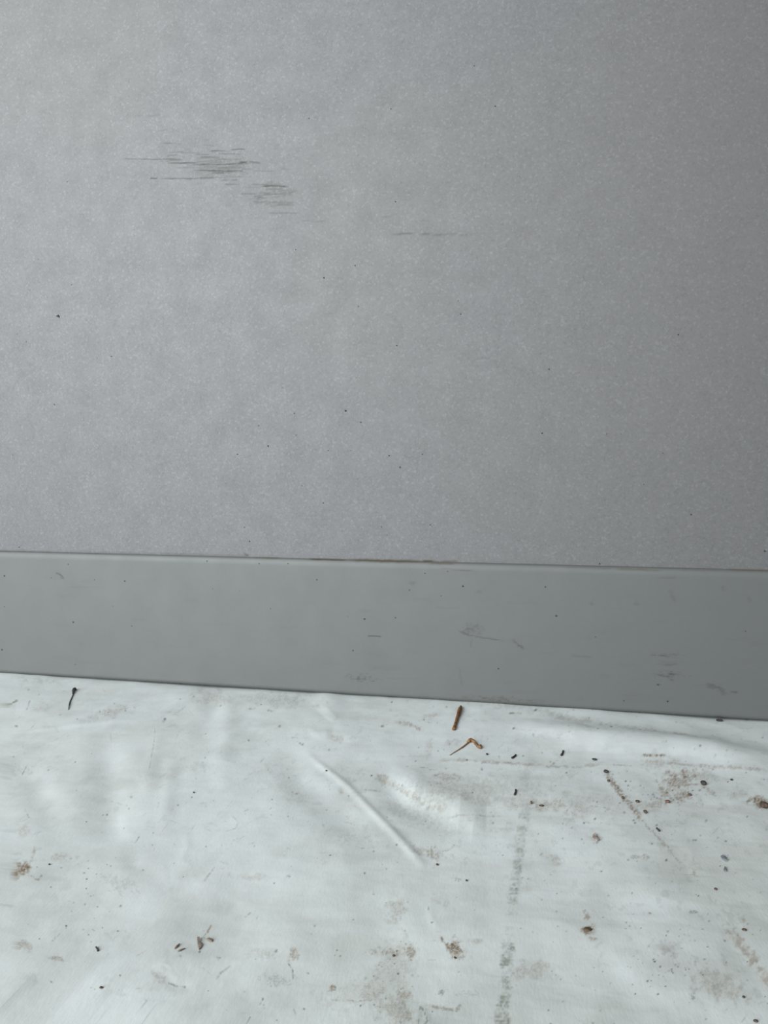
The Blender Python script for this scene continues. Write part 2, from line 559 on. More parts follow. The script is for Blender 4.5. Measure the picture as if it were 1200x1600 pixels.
t_blob('s', 745, 1466, 12, 5, 0.25, 1.0, 0.6, 0, 26)
t_blob('s', 630, 1548, 14, 10, 0.42, 1.1, 0.7, 0, 27)
t_blob('s', 620, 1575, 34, 34, 0.34, 1.0, 0.6, 0, 28)
t_blob('s', 618, 1500, 34, 50, 0.20, 1.0, 0.4, 0, 62)
t_blob('s', 560, 1545, 70, 34, 0.15, 1.0, 0.4, 0, 63)
t_blob('s', 760, 1235, 110, 30, 0.17, 1.0, 0.3, 0.1, 64)
t_blob('s', 960, 1260, 120, 26, 0.12, 1.0, 0.3, 0.1, 65)
t_blob('g', 690, 1543, 12, 5, 0.6, 1.0, 0.6, -0.4, 29)
t_blob('g', 735, 1545, 24, 8, 0.36, 1.0, 0.6, 0, 30)
t_stroke('s', [(665, 1563), (690, 1567), (712, 1570), (722, 1560)], 3.5, 0.42, 0.9)
t_stroke('g', [(657, 1563), (654, 1585), (654, 1605)], 2, 0.85, 0.6)
t_stroke('g', [(657, 1563), (668, 1588), (658, 1600)], 2.4, 0.9, 0.6)
t_blob('s', 684, 1597, 12, 5, 0.5, 1.0, 0.6, 0, 31)
t_stroke('g', [(720, 1570), (745, 1578), (790, 1584)], 2, 0.35, 0.9)
t_stroke('g', [(669, 1412), (670, 1424)], 1.8, 0.55, 0.7)
t_blob('s', 672, 1330, 34, 10, 0.34, 1.1, 0.5, 0.2, 32)
t_stroke('g', [(674, 1320), (675, 1340)], 2, 0.5, 0.9)
t_stroke('g', [(690, 1330), (705, 1326), (712, 1318)], 2, 0.55, 0.9)
t_stroke('g', [(725, 1342), (731, 1336)], 2, 0.5, 0.9)
t_stroke('g', [(696, 1368), (715, 1370), (730, 1388)], 1.6, 0.28, 0.8)
t_blob('s', 690, 1240, 60, 26, 0.22, 1.1, 0.35, 0.15, 33)
t_stroke('s', [(605, 1216), (640, 1240), (668, 1256), (700, 1266)], 6, 0.32, 0.9)
t_blob('g', 660, 1270, 70, 22, 0.22, 1.0, 0.3, 0.4, 34)
t_blob('s', 700, 1215, 40, 8, 0.30, 1.1, 0.5, 0.1, 35)
t_stroke('g', [(655, 1197), (667, 1198), (672, 1202), (682, 1201)], 1.5, 0.6, 0.5)
t_stroke('s', [(618, 1126), (640, 1130), (660, 1139)], 4, 0.42, 0.8)
t_stroke('s', [(660, 1120), (685, 1115)], 4, 0.25, 0.8)
t_blob('s', 708, 1158, 18, 8, 0.22, 0.9, 0.5, 0, 36)
t_stroke('s', [(682, 1184), (720, 1186), (760, 1190), (800, 1192), (850, 1196), (900, 1199), (950, 1192)], 3.4, 0.34, 1.0, 0.25, 0, (0.6, 1))
t_stroke('g', [(620, 1179), (680, 1180)], 3, 0.22, 0.8)
t_stroke('s', [(795, 1114), (815, 1114)], 1.8, 0.55, 0.5)
t_stroke('g', [(740, 1098), (800, 1106), (850, 1112), (900, 1126)], 8, 0.26, 0.9, 0.2)  # soft darker grey streak leading off from the panel foot
t_stroke('s', [(850, 1112), (880, 1122), (960, 1136), (1060, 1150), (1115, 1163)], 7, 0.24, 0.9, 0.2)  # soft darker brown streak along the fold near the panel foot
t_blob('s', 860, 1262, 70, 10, 0.30, 1.1, 0.5, 0.05, 37)
t_stroke('g', [(765, 1289), (772, 1286)], 2.4, 0.6, 0.7)
t_stroke('s', [(700, 1275), (785, 1277)], 1.6, 0.3, 0.9)
t_stroke('g', [(826, 1180), (838, 1192)], 3, 0.2, 0.8)
# grey stripe rubbed across the sheet, broken by the weave
def t_rubbed(pts, w, amp, seed=0):
    mx = sum(p[0] for p in pts) / len(pts); my = sum(p[1] for p in pts) / len(pts)
    fr = px_metric(mx, my)
    loc = [floor_pt(*p) for p in pts]
    ys = [p[1] for p in loc]
    ky = abs(fr[2][3])
    sl = row_slice(min(ys) - 3 * w / ky, max(ys) + 3 * w / ky)
    u, v = to_local(fr, TX[sl], TY[sl])
    d, sd, p = seg_dist(u, v, [to_local(fr, *q) for q in loc])
    edge = sstep(1.25, 0.35, d / w + 0.35 * (vnoise(u * 0.15, v * 0.3, seed) - 0.5))
    patch = 0.6 + 0.6 * sstep(0.3, 0.7, fbm(u * 0.05, v * 0.05, 3, 3))
    lines = 0.6 + 0.6 * vnoise(u * 0.06, v * 0.36, seed + 7) 
    fine = 0.6 + 0.8 * vnoise(u * 0.36, v * 0.36, seed + 11)
    CH['g'][sl] = np.maximum(CH['g'][sl], amp * edge * patch * lines * fine)


t_rubbed([(836, 1165), (828, 1215), (820, 1275)], 13, 0.22, 1)
t_rubbed([(820, 1275), (813, 1318)], 13, 0.5, 2)
t_rubbed([(812, 1330), (808, 1362)], 11, 0.7, 3)
t_rubbed([(806, 1374), (802, 1402)], 13, 0.6, 4)
t_rubbed([(802, 1395), (796, 1450), (792, 1490)], 15, 0.38, 5)
t_rubbed([(794, 1478), (790, 1530), (786, 1570), (784, 1625)], 16, 0.8, 6)
t_stroke('g', [(810, 1279), (824, 1281)], 3.2, 0.6, 0.6)
t_stroke('g', [(800, 1379), (812, 1381)], 3, 0.6, 0.8)
t_stroke('s', [(822, 1190), (818, 1260)], 9, 0.16, 1.0)
t_stroke('g', [(808, 1540), (806, 1560)], 1.8, 0.3, 0.7)
# right hand side
t_stroke('s', [(945, 1205), (965, 1235), (985, 1260), (1003, 1285)], 6, 0.62, 0.9, 0.4)
t_stroke('s', [(1003, 1285), (1030, 1312), (1055, 1335)], 3, 0.42, 1.0, 0.4)
t_stroke('g', [(1028, 1312), (1045, 1332), (1070, 1352)], 2.2, 0.5, 1.0, 0.4)
t_stroke('s', [(1003, 1184), (1040, 1186)], 2, 0.7, 0.7)
t_stroke('g', [(952, 1196), (988, 1198)], 1.4, 0.55, 0.5)
t_stroke('s', [(1000, 1190), (1080, 1200), (1140, 1204), (1200, 1208)], 3.2, 0.35, 0.9)
t_blob('s', 1060, 1225, 34, 22, 0.55, 1.1, 0.45, -0.3, 38)
t_blob('s', 1025, 1258, 40, 8, 0.34, 1.1, 0.5, -0.15, 39)
t_blob('s', 1030, 1195, 34, 10, 0.22, 1.1, 0.45, 0, 40)
t_blob('s', 1066, 1245, 18, 12, 0.46, 1.1, 0.7, 0, 41)
t_stroke('s', [(1042, 1230), (1092, 1228)], 1.8, 0.6, 0.6)
t_stroke('s', [(1095, 1228), (1120, 1248)], 4, 0.5, 1.0)
t_blob('s', 1190, 1258, 16, 12, 0.75, 0.7, 0.4, 0.5, 42)
t_stroke('s', [(1188, 1252), (1176, 1248), (1166, 1257)], 3.6, 0.62, 0.8)
t_blob('s', 1100, 1215, 36, 10, 0.22, 1.0, 0.4, 0.2, 43)
t_stroke('g', [(1057, 1275), (1055, 1300), (1048, 1318)], 1.6, 0.42, 0.6)
t_stroke('g', [(1130, 1285), (1102, 1315)], 1.8, 0.34, 0.8)
t_stroke('s', [(920, 1262), (945, 1265), (962, 1270)], 1.8, 0.36, 0.8)
t_blob('s', 1000, 1341, 20, 6, 0.34, 1.1, 0.5, 0.05, 44)
t_blob('s', 868, 1344, 20, 8, 0.24, 1.0, 0.5, 0.2, 45)
t_blob('s', 930, 1312, 12, 9, 0.24, 0.8, 0.5, 0.2, 46)
t_blob('s', 919, 1450, 12, 10, 0.75, 0.9, 0.5, 0.3, 47)
t_stroke('s', [(912, 1420), (920, 1436)], 5, 0.42, 0.9)
t_blob('s', 924, 1463, 8, 5, 0.4, 0.9, 0.5, 0.3, 48)
t_blob('g', 1082, 1422, 12, 4, 0.7, 0.9, 0.6, 0, 49)
t_stroke('g', [(1074, 1450), (1080, 1455)], 2.2, 0.75, 0.6)
t_stroke('g', [(1062, 1476), (1067, 1481)], 2, 0.75, 0.6)
t_blob('s', 1162, 1432, 5, 9, 0.4, 0.9, 0.5, 0, 50)
t_stroke('s', [(1136, 1445), (1160, 1470), (1185, 1505), (1215, 1545)], 12, 0.42, 0.8, 0.15)
t_blob('g', 1083, 1553, 6, 8, 0.7, 1.0, 0.6, 0, 51)
t_blob('s', 1120, 1530, 50, 26, 0.26, 1.1, 0.4, 0.3, 52)
t_blob('g', 1055, 1515, 44, 16, 0.26, 1.1, 0.7, 0, 53)
t_blob('g', 985, 1500, 60, 40, 0.12, 1.0, 0.6, 0, 54)
t_blob('s', 835, 1510, 40, 18, 0.25, 1.1, 0.6, 0.1, 55)
t_stroke('g', [(1084, 1330), (1082, 1366)], 2, 0.35, 0.7)
t_blob('s', 1085, 1362, 4, 7, 0.4, 0.8, 0.6, 0, 56)
t_stroke('g', [(900, 1392), (990, 1412), (1040, 1416)], 4, 0.24, 0.8, 0.2)
t_stroke('g', [(870, 1393), (900, 1392)], 3, 0.24, 0.8)

# faint rubs, short scratches and blotches all over the sheet
rng = random.Random(19)
for i in range(260):
    px = rng.uniform(0, 1200); py = 1075 + 525 * rng.random() ** 0.8
    a = rng.choice((rng.gauss(0, 0.25), rng.gauss(-0.9, 0.3), rng.gauss(0.8, 0.4)))
    L = rng.uniform(4, 20)
    t_stroke(rng.choice('ggs'), [(px, py), (px + L * 0.5 * math.cos(a), py + L * 0.5 * math.sin(a) + rng.uniform(-1, 1)), (px + L * math.cos(a), py + L * math.sin(a))],
             rng.uniform(0.9, 1.8), rng.uniform(0.10, 0.34), 0.9, 0.4, i)
for i in range(70):
    px = rng.uniform(0, 1200); py = 1085 + 515 * rng.random() ** 0.8
    t_blob(rng.choice('ggs'), px, py, rng.uniform(10, 42), rng.uniform(5, 16), rng.uniform(0.08, 0.22), 1.1, 0.35, rng.uniform(-0.3, 0.3), i)

# scattered grit marks, too fine to be lifted
rng = random.Random(7)
for i in range(620):
    px = rng.uniform(0, 1200); py = rng.uniform(1075, 1600)
    if rng.random() < 0.35:
        px = 600 + 600 * rng.random() ** 0.6
    t = rng.random()
    r = rng.choice((1.2, 1.3, 1.5, 1.8, 2.3))
    t_blob('d' if t < 0.42 else ('g' if t < 0.8 else 's'), px, py, r * rng.uniform(0.8, 1.6), r, rng.uniform(0.25, 0.75), 0.3, 0.2, rng.uniform(-1, 1), i, 0.8)
for (cx, cy, sx, sy, n) in ((1060, 1245, 34, 16, 34), (1050, 1500, 60, 34, 40), (975, 1245, 22, 34, 26), (150, 1400, 60, 60, 30), (620, 1520, 30, 60, 26)):
    for i in range(n):
        r = rng.choice((0.9, 1.2, 1.6, 2.0))
        t_blob('d', rng.gauss(cx, sx * 0.6), min(1598, rng.gauss(cy, sy * 0.6)), r * 1.2, r, rng.uniform(0.3, 0.7), 0.4, 0.3, 0, i, 0.8)

tcol = np.stack([np.clip(soil, 0, 1), np.clip(grime, 0, 1), np.clip(dark, 0, 1), np.ones_like(soil)], -1)
tarp = grid_object('tarp', np.stack([TX, TY, TZ], -1), M_TARP, None, tcol, flip=True)
tag(tarp, 'dirty creased white plastic tarp spread flat in front of the grey panel', 'tarp')

# ------------------------------------------------------------------ panel
BAND_TOP = panel_pt(600, 875.5)[1]
X_L = panel_pt(-12, 900)[0]; X_R = panel_pt(1212, 900)[0]
P_L, P_R, P_TOP = -1.05, 0.95, 0.92
Z_TOPVIEW = max(panel_pt(0, -10)[1], panel_pt(1200, -10)[1])
panel = bpy.data.objects.new('metal_panel', None)
link(panel)
tag(panel, 'large silver-grey painted metal panel with scuffs, standing upright on the white tarp', 'panel')


class Sheet:
    """upright painted sheet: (rows z, cols x) with dirt channels"""
    def __init__(self, xs, zs):
        self.X, self.Z = np.meshgrid(xs, zs)
        self.xs, self.zs = xs, zs
        self.c = {k: np.zeros_like(self.X) for k in 'std'}

    def win(self, x0, x1, z0, z1):
        i = np.where((self.xs >= x0) & (self.xs <= x1))[0]; j = np.where((self.zs >= z0) & (self.zs <= z1))[0]
        if len(i) == 0 or len(j) == 0:
            return None
        return (slice(j[0], j[-1] + 1), slice(i[0], i[-1] + 1))

    def stroke(self, ch, pts, w, amp, rough=0.4, grain=0.25, stretch=(0.3, 1.6), seed=0, taper=True):
        loc = [panel_pt(*p) for p in pts]
        k = F / (DIST * 1.0)
        m = 3.0 * w / k
        sl = self.win(min(p[0] for p in loc) - m, max(p[0] for p in loc) + m, min(p[1] for p in loc) - m, max(p[1] for p in loc) + m)
        if sl is None:
            return
        u = self.X[sl] * k; v = self.Z[sl] * k
        d, s, p = seg_dist(u, v, [(a * k, b * k) for a, b in loc])
        n = fbm(u * grain * stretch[0], v * grain * stretch[1], seed + 71, 3, 0.65)
        f = sstep(0, 0.8, 1 - d / w + (n - 0.5) * 2 * rough)
        if taper:
            f = f * np.clip(np.minimum(p, 1 - p) * 6 + 0.15, 0, 1)
        val = 1.2 * amp * np.where(d > 2.6 * w, 0, f)
        self.c[ch][sl] = np.maximum(self.c[ch][sl], val)

    def blob(self, ch, px, py, rx, rz, amp, rough=0.8, grain=0.2, stretch=(0.3, 1.6), seed=0, soft=0.9):
        cx, cz = panel_pt(px, py)
        k = F / DIST
        sl = self.win(cx - 2 * rx / k, cx + 2 * rx / k, cz - 2 * rz / k, cz + 2 * rz / k)
        if sl is None:
            return
        u = (self.X[sl] - cx) * k; v = (self.Z[sl] - cz) * k
        r = np.sqrt((u / rx) ** 2 + (v / rz) ** 2)
        n = fbm(u * grain * stretch[0] + px, v * grain * stretch[1] + py, seed + 83, 4, 0.65)
        f = sstep(0, soft, 1 - r + (n - 0.5) * 2 * rough) * np.clip((1.9 - r) * 2, 0, 1)
        f = f * (0.2 + 1.6 * sstep(0.35, 0.7, n))
        self.c[ch][sl] = np.maximum(self.c[ch][sl], 1.25 * amp * f)

    def colors(self):
        return np.stack([np.clip(self.c['s'], 0, 1), np.clip(self.c['t'], 0, 1), np.clip(self.c['d'], 0, 1), np.ones_like(self.X)], -1)


def col_axis(n):
    return np.concatenate([np.linspace(P_L, X_L, 14)[:-1], np.linspace(X_L, X_R, n), np.linspace(X_R, P_R, 14)[1:]])


# upper face: rows denser across the scuffed strip
za = panel_pt(300, 350)[1]; zb = panel_pt(300, 215)[1]
zs = np.concatenate([np.linspace(BAND_TOP - 0.004, BAND_TOP + 0.012, 18)[:-1], np.linspace(BAND_TOP + 0.012, za, 210)[:-1],
                     np.linspace(za, zb, 130)[:-1], np.linspace(zb, Z_TOPVIEW, 100)[:-1], np.linspace(Z_TOPVIEW, P_TOP - 0.004, 10)])
face = Sheet(col_axis(620), zs)
rng = random.Random(3)
# horizontal rub marks
SCUFFS = [([(190, 248), (240, 249), (280, 248)], 1.3, 0.40), ([(262, 249), (285, 250)], 2.0, 0.35),
          ([(262, 255), (310, 254)], 1.6, 0.55), ([(300, 257), (352, 257), (386, 254)], 1.7, 0.50), ([(374, 254), (386, 254)], 3.0, 0.60),
          ([(234, 278), (246, 279)], 1.9, 0.75), ([(250, 279), (300, 279), (345, 277)], 1.6, 0.40), ([(303, 266), (350, 267), (384, 267)], 1.9, 0.55),
          ([(330, 270), (352, 270)], 1.6, 0.5), ([(312, 245), (345, 246)], 1.5, 0.45), ([(328, 236), (352, 235)], 1.4, 0.40), ([(360, 234), (384, 233)], 1.4, 0.40),
          ([(340, 240), (378, 241)], 1.3, 0.30), ([(388, 252), (408, 255)], 2.2, 0.36), ([(346, 282), (372, 281)], 1.3, 0.32), ([(350, 288), (376, 288)], 1.3, 0.28),
          ([(408, 291), (425, 290), (452, 292)], 1.8, 0.60), ([(392, 288), (440, 288)], 1.4, 0.26), ([(376, 303), (400, 303)], 1.4, 0.3), ([(395, 307), (412, 308)], 2.2, 0.32),
          ([(424, 303), (456, 303)], 2.6, 0.22), ([(410, 316), (462, 317)], 3.0, 0.20), ([(430, 320), (460, 320)], 1.6, 0.34), ([(416, 333), (470, 333)], 1.6, 0.24),
          ([(420, 296), (462, 299)], 3.2, 0.20), ([(330, 262), (384, 262)], 1.4, 0.32), ([(270, 262), (320, 262)], 1.2, 0.22), ([(196, 181), (262, 181)], 1.3, 0.16),
          ([(230, 203), (280, 204)], 1.3, 0.14), ([(604, 366), (650, 365), (690, 367), (740, 366)], 1.3, 0.34), ([(575, 338), (620, 339)], 1.2, 0.14),
          ([(640, 345), (700, 345)], 1.3, 0.12), ([(470, 345), (510, 346)], 1.3, 0.16)]
for i, (p, w, a) in enumerate(SCUFFS):
    face.stroke('s', p, w, a * 1.15, 0.55, seed=i)
face.blob('s', 340, 260, 62, 22, 0.16, 0.7, 0.3, (0.15, 2), 1)
face.blob('s', 425, 306, 44, 22, 0.20, 0.7, 0.3, (0.15, 2), 2)
for i in range(44):
    x = rng.gauss(340, 46); y = 262 + (x - 340) * 0.28 + rng.gauss(0, 13); L = rng.uniform(8, 34)
    face.stroke('s', [(x, y), (x + L, y + rng.uniform(-1, 1))], rng.uniform(0.9, 1.6), rng.uniform(0.12, 0.34), 0.6, seed=50 + i)
# grime caught along the seam
SEAM_DIRT = []
SEAM = [(-20, 859.5), (0, 860), (120, 863), (250, 865.5), (385, 869)]
face.stroke('s', SEAM, 3.2, 0.22, 0.5, taper=False)
for p, w, a in (([(396, 870.5), (440, 872.0)], 1.8, 0.6), ([(480, 873), (545, 875)], 1.9, 0.85), ([(540, 874.5), (590, 875.5), (640, 876.5), (690, 878)], 2.6, 0.75),
                ([(660, 876), (678, 876.5)], 2.0, 0.9), ([(688, 876.5), (716, 877)], 2.2, 0.55), ([(670, 879.5), (712, 880.5)], 1.7, 0.6),
                ([(716, 876), (717, 868)], 1.0, 0.25), ([(880, 885.5), (960, 888)], 1.5, 0.35), ([(960, 888), (1035, 891)], 1.8, 0.5), ([(1060, 889), (1130, 890)], 2.6, 0.30), ([(1130, 890), (1215, 892.5)], 2.2, 0.6)):
    face.stroke('t', p, w, a, 0.4)
    SEAM_DIRT.append((p, w, a))
face.stroke('d', [(381, 864), (389, 869)], 1.5, 0.7, 0.3)
SPECKS_UP = [(91, 494, 3.2), (41, 534, 1.4), (27, 522, 1.2), (112, 445, 1.4), (174, 557, 1.6), (152, 560, 1.2), (85, 632, 1.6), (135, 500, 1.0), (506, 434, 2.0), (555, 415, 1.5), (462, 390, 1.4),
             (483, 185, 1.5), (774, 166, 1.7), (618, 315, 1.5), (560, 479, 1.4), (716, 470, 1.2), (720, 491, 1.4), (620, 540, 1.7), (540, 642, 2.4), (564, 660, 1.7), (460, 646, 1.5), (404, 665, 1.5),
             (372, 669, 1.0), (378, 672, 1.0), (463, 680, 1.2), (419, 697, 2.0), (371, 710, 1.7), (392, 739, 1.0), (513, 704, 1.4), (608, 712, 1.8), (625, 730, 1.9), (660, 710, 1.5), (472, 759, 1.2),
             (505, 786, 1.5), (382, 824, 1.4), (390, 846, 1.8), (596, 823, 1.4), (605, 836, 1.1), (672, 820, 1.4), (858, 577, 1.8), (847, 677, 1.7), (948, 678, 1.1), (970, 678, 1.1), (1006, 757, 1.2),
             (1080, 804, 1.8), (1060, 523, 1.6), (741, 103, 1.2), (611, 170, 1.3), (1036, 708, 1.0), (1195, 861, 2.0), (937, 881, 1.8), (557, 590, 1.0), (20, 711, 1.3), (30, 855, 1.6), (60, 405, 1.2), (105, 284, 1.3), (548, 704, 1.0), (441, 606, 0.9), (742, 690, 0.9)]
M_SPECK = M_DARKSTONE
bm = bmesh.new()


def speck(bm, px, py, r, yoff, asp=1.0, rot=0.0):
    x, z = panel_pt(px, py)
    k = DIST / F
    vs = []
    n = 7
    for i in range(n):
        a = 2 * math.pi * i / n
        q = 1 + 0.3 * math.sin(3.1 * a + px)
        u, v = r * k * asp * q * math.cos(a), r * k * q * math.sin(a)
        c, s = math.cos(rot), math.sin(rot)
        vs.append(bm.verts.new((x + u * c - v * s, yoff + 0.00005, z + u * s + v * c)))
    top = bm.verts.new((x, yoff - 0.45 * r * k, z))
    for i in range(n):
        bm.faces.new((vs[i], vs[(i + 1) % n], top))


for i, (px, py, r) in enumerate(SPECKS_UP):
    speck(bm, px, py, r * 0.85, 0.0, 1.5 if i == 0 else 1.1, -0.4)
wave = 0.0012 * (fbm(face.X * 2.2, face.Z * 2.2, 91, 2) - 0.5)
face_o = grid_object('face_sheet', np.stack([face.X, wave * 0 + 0.0, face.Z], -1), M_FACE, panel, face.colors())
tag(face_o, 'silver-grey metallic flake sheet with horizontal rub marks')

# lower band: a separate strip standing slightly proud, its top edge rounded
PR = 0.0035                                # how far it stands out
prof = []
for t in np.linspace(0, math.pi / 2, 10):
    prof.append((-PR * math.sin(t), BAND_TOP - 0.0065 * (1 - math.cos(t)) - 0.0000))
zt = prof[-1][1]
for z in np.linspace(zt, 0.004, 130)[1:]:
    prof.append((-PR, z))
for t in np.linspace(0, math.pi / 2, 6)[1:]:
    prof.append((-PR + 0.002 * (1 - math.cos(t)), 0.004 - 0.003 * math.sin(t)))
prof.append((0.02, 0.001))
prof = prof[::-1]
pz = np.array([p[1] for p in prof]); py_ = np.array([p[0] for p in prof])
band = Sheet(col_axis(620), pz)
BY = np.repeat(py_[:, None], band.X.shape[1], 1)
B = band
for p, w, a in SEAM_DIRT:
    B.stroke('t', p, w * 1.2, a, 0.4)
B.stroke('s', SEAM, 3.0, 0.3, 0.5, taper=False)
B.stroke('s', [(90, 894), (98, 897), (104, 904)], 1.8, 0.6, 0.5)
B.stroke('s', [(97, 901), (104, 904)], 1.4, 0.4, 0.5)
B.stroke('s', [(575, 993), (586, 992), (598, 994)], 1.5, 0.7, 0.3)
B.stroke('s', [(715, 983), (728, 990), (755, 995), (790, 1000)], 1.3, 0.5, 0.4)
B.stroke('s', [(722, 987), (734, 991)], 2.0, 0.5, 0.5)
B.stroke('s', [(800, 998), (812, 1007), (820, 1014)], 2.2, 0.55, 0.8)
B.stroke('s', [(808, 1006), (818, 1010)], 2.2, 0.6, 0.6)
B.blob('s', 740, 982, 22, 12, 0.20, 0.9, 0.5, (1, 1), 1)
B.stroke('s', [(738, 995), (736, 1010)], 1.8, 0.2, 0.6)
B.stroke('s', [(718, 1040), (722, 1070)], 2.4, 0.20, 0.6)
B.blob('s', 566, 1058, 30, 8, 0.26, 0.9, 0.4, (0.5, 1.4), 2)
B.stroke('s', [(600, 1058), (660, 1059)], 1.3, 0.12, 0.4)
B.stroke('s', [(890, 1023), (925, 1026)], 2.4, 0.22, 0.7)
B.blob('s', 1045, 1022, 26, 5, 0.42, 0.8, 0.4, (0.2, 1.6), 3)
B.blob('s', 1042, 1035, 22, 5, 0.22, 0.8, 0.4, (0.2, 1.6), 4)
B.blob('s', 1048, 1053, 24, 8, 0.42, 0.8, 0.4, (0.3, 1.6), 5)
B.stroke('s', [(1100, 1068), (1120, 1072), (1134, 1083)], 5, 0.46, 0.9, 0.5)
B.stroke('d', [(1140, 1079), (1151, 1080)], 1.8, 0.6, 0.3)
B.stroke('s', [(1024, 1068), (1032, 1068)], 1.8, 0.5, 0.4)
B.stroke('d', [(1040, 1093), (1044, 1094)], 1.5, 0.5, 0.4)
for p in ([(1045, 920), (1054, 940)], [(920, 940), (926, 945)], [(990, 940), (998, 944)], [(1125, 915), (1132, 922)], [(1165, 930), (1172, 940)], [(640, 908), (650, 912)], [(745, 924), (754, 924)]):
    B.stroke('s', p, 4, 0.22, 0.8, 0.3, (1, 1))
for p, w, a in (([(690, 888), (720, 890), (742, 890)], 1.5, 0.45), ([(1025, 902), (1055, 902)], 1.6, 0.35)):
    B.stroke('t', p, w, a, 0.4)
for i in range(60):
    x = rng.uniform(0, 1200); y = rng.uniform(895, 1075) + x * 0.03; L = rng.uniform(10, 60)
    B.stroke('s', [(x, y), (x + L, y + L * rng.uniform(0.0, 0.06))], rng.uniform(1.5, 6), rng.uniform(0.03, 0.09), 0.7, seed=200 + i)
# darker tan patch and line along the foot
B.blob('t', 780, 1090, 70, 5, 0.3, 0.9, 0.4, (0.5, 1), 8)
B.stroke('t', [(0, 1048), (400, 1073), (800, 1098), (1200, 1123)], 2.0, 0.25, 0.8, 0.1, (1, 1), 5, False)
band_o = grid_object('lower_band', np.stack([B.X, BY, B.Z], -1), M_BAND, panel, B.colors())
tag(band_o, 'smooth bluish grey strip along the foot of the panel')
SPECKS_LOW = [(11, 899, 2.0), (198, 907, 1.9), (118, 971, 2.0), (7, 1014, 2.2), (11, 947, 1.3), (110, 881, 1.5), (209, 977, 1.3), (121, 1037, 1.3), (335, 919, 1.0), (180, 946, 1.1), (151, 905, 1.2), (326, 876, 1.2),
              (407, 880, 1.4), (452, 880, 1.2), (497, 905, 1.5), (425, 950, 1.2), (571, 966, 2.0), (641, 921, 1.6), (665, 895, 1.4), (619, 964, 1.5), (553, 1015, 1.7), (724, 915, 2.0), (779, 1043, 1.5), (545, 962, 1.0),
              (852, 916, 1.7), (869, 961, 2.1), (1163, 985, 1.3), (930, 994, 1.2), (377, 923, 1.0), (974, 1093, 1.2), (1027, 1068, 1.8), (1042, 1094, 1.8), (700, 892, 1.2), (690, 930, 1.2), (84, 902, 1.2)]
for px, py, r in SPECKS_LOW:
    speck(bm, px, py, r * 0.85, -PR, 1.15, -0.3)
sp = bm_object('dirt_specks', bm, M_SPECK, panel, True)
tag(sp, 'fine dark dirt specks stuck to the panel', kind='stuff')

# hollow body behind the face: top, sides and back
bm = bmesh.new()
TH = 0.045
def box(bm, a, b):
    c = [(x, y, z) for x in (a[0], b[0]) for y in (a[1], b[1]) for z in (a[2], b[2])]
    v = [bm.verts.new(p) for p in c]
    for q in ((0, 1, 3, 2), (4, 6, 7, 5), (0, 4, 5, 1), (2, 3, 7, 6), (0, 2, 6, 4), (1, 5, 7, 3)):
        bm.faces.new([v[i] for i in q])
box(bm, (P_L + 0.0005, 0.0004, 0.0015), (P_R - 0.0005, TH, P_TOP))
ge = [e for e in bm.edges]
bmesh.ops.bevel(bm, geom=ge, offset=0.0012, segments=2, profile=0.6, affect='EDGES')
bm_object('panel_body', bm, M_BODY, panel, False)


# ------------------------------------------------------------------ debris lying on the tarp
def tz(x, y):
    return float(tarp_height(np.array([x]), np.array([y]))[0])


def px_size(px, py):
    x, y = floor_pt(px, py)
    return (y - CAM.y) / F                 # metres per pixel across


def lump(name, px, py, r, mat, label, cat, seed, flat=0.7, asp=1.0, rot=0.0, group=None, jag=0.28):
    """small stone or crumb of irregular outline; r in pixels of the photo"""
    x, y = floor_pt(px, py)
    R = 0.88 * r * px_size(px, py)
    bm = bmesh.new()
    bmesh.ops.create_icosphere(bm, subdivisions=3, radius=1.0)
    rg = random.Random(seed)
    dirs = [(Vector((rg.gauss(0, 1), rg.gauss(0, 1), rg.gauss(0, 1))).normalized(), rg.uniform(0.35, 1.0)) for _ in range(9)]
    for v in bm.verts:
        n = v.co.normalized()
        f = 1.0
        for d, a in dirs:
            f -= jag * a * max(0.0, n.dot(d) - 0.55)
        f += 0.06 * math.sin(7 * n.x + seed) * math.sin(6 * n.y + 2 * seed) + 0.04 * math.sin(13 * n.z + seed)
        v.co = Vector((n.x * f * R * asp, n.y * f * R, n.z * f * R * flat))
    o = bm_object(name, bm, mat)
    zmin = min(v.co.z for v in o.data.vertices)
    o.location = (x, y, tz(x, y) - zmin * 0.93)
    o.rotation_euler = (0, 0, rot)
    return tag(o, label, cat, group)


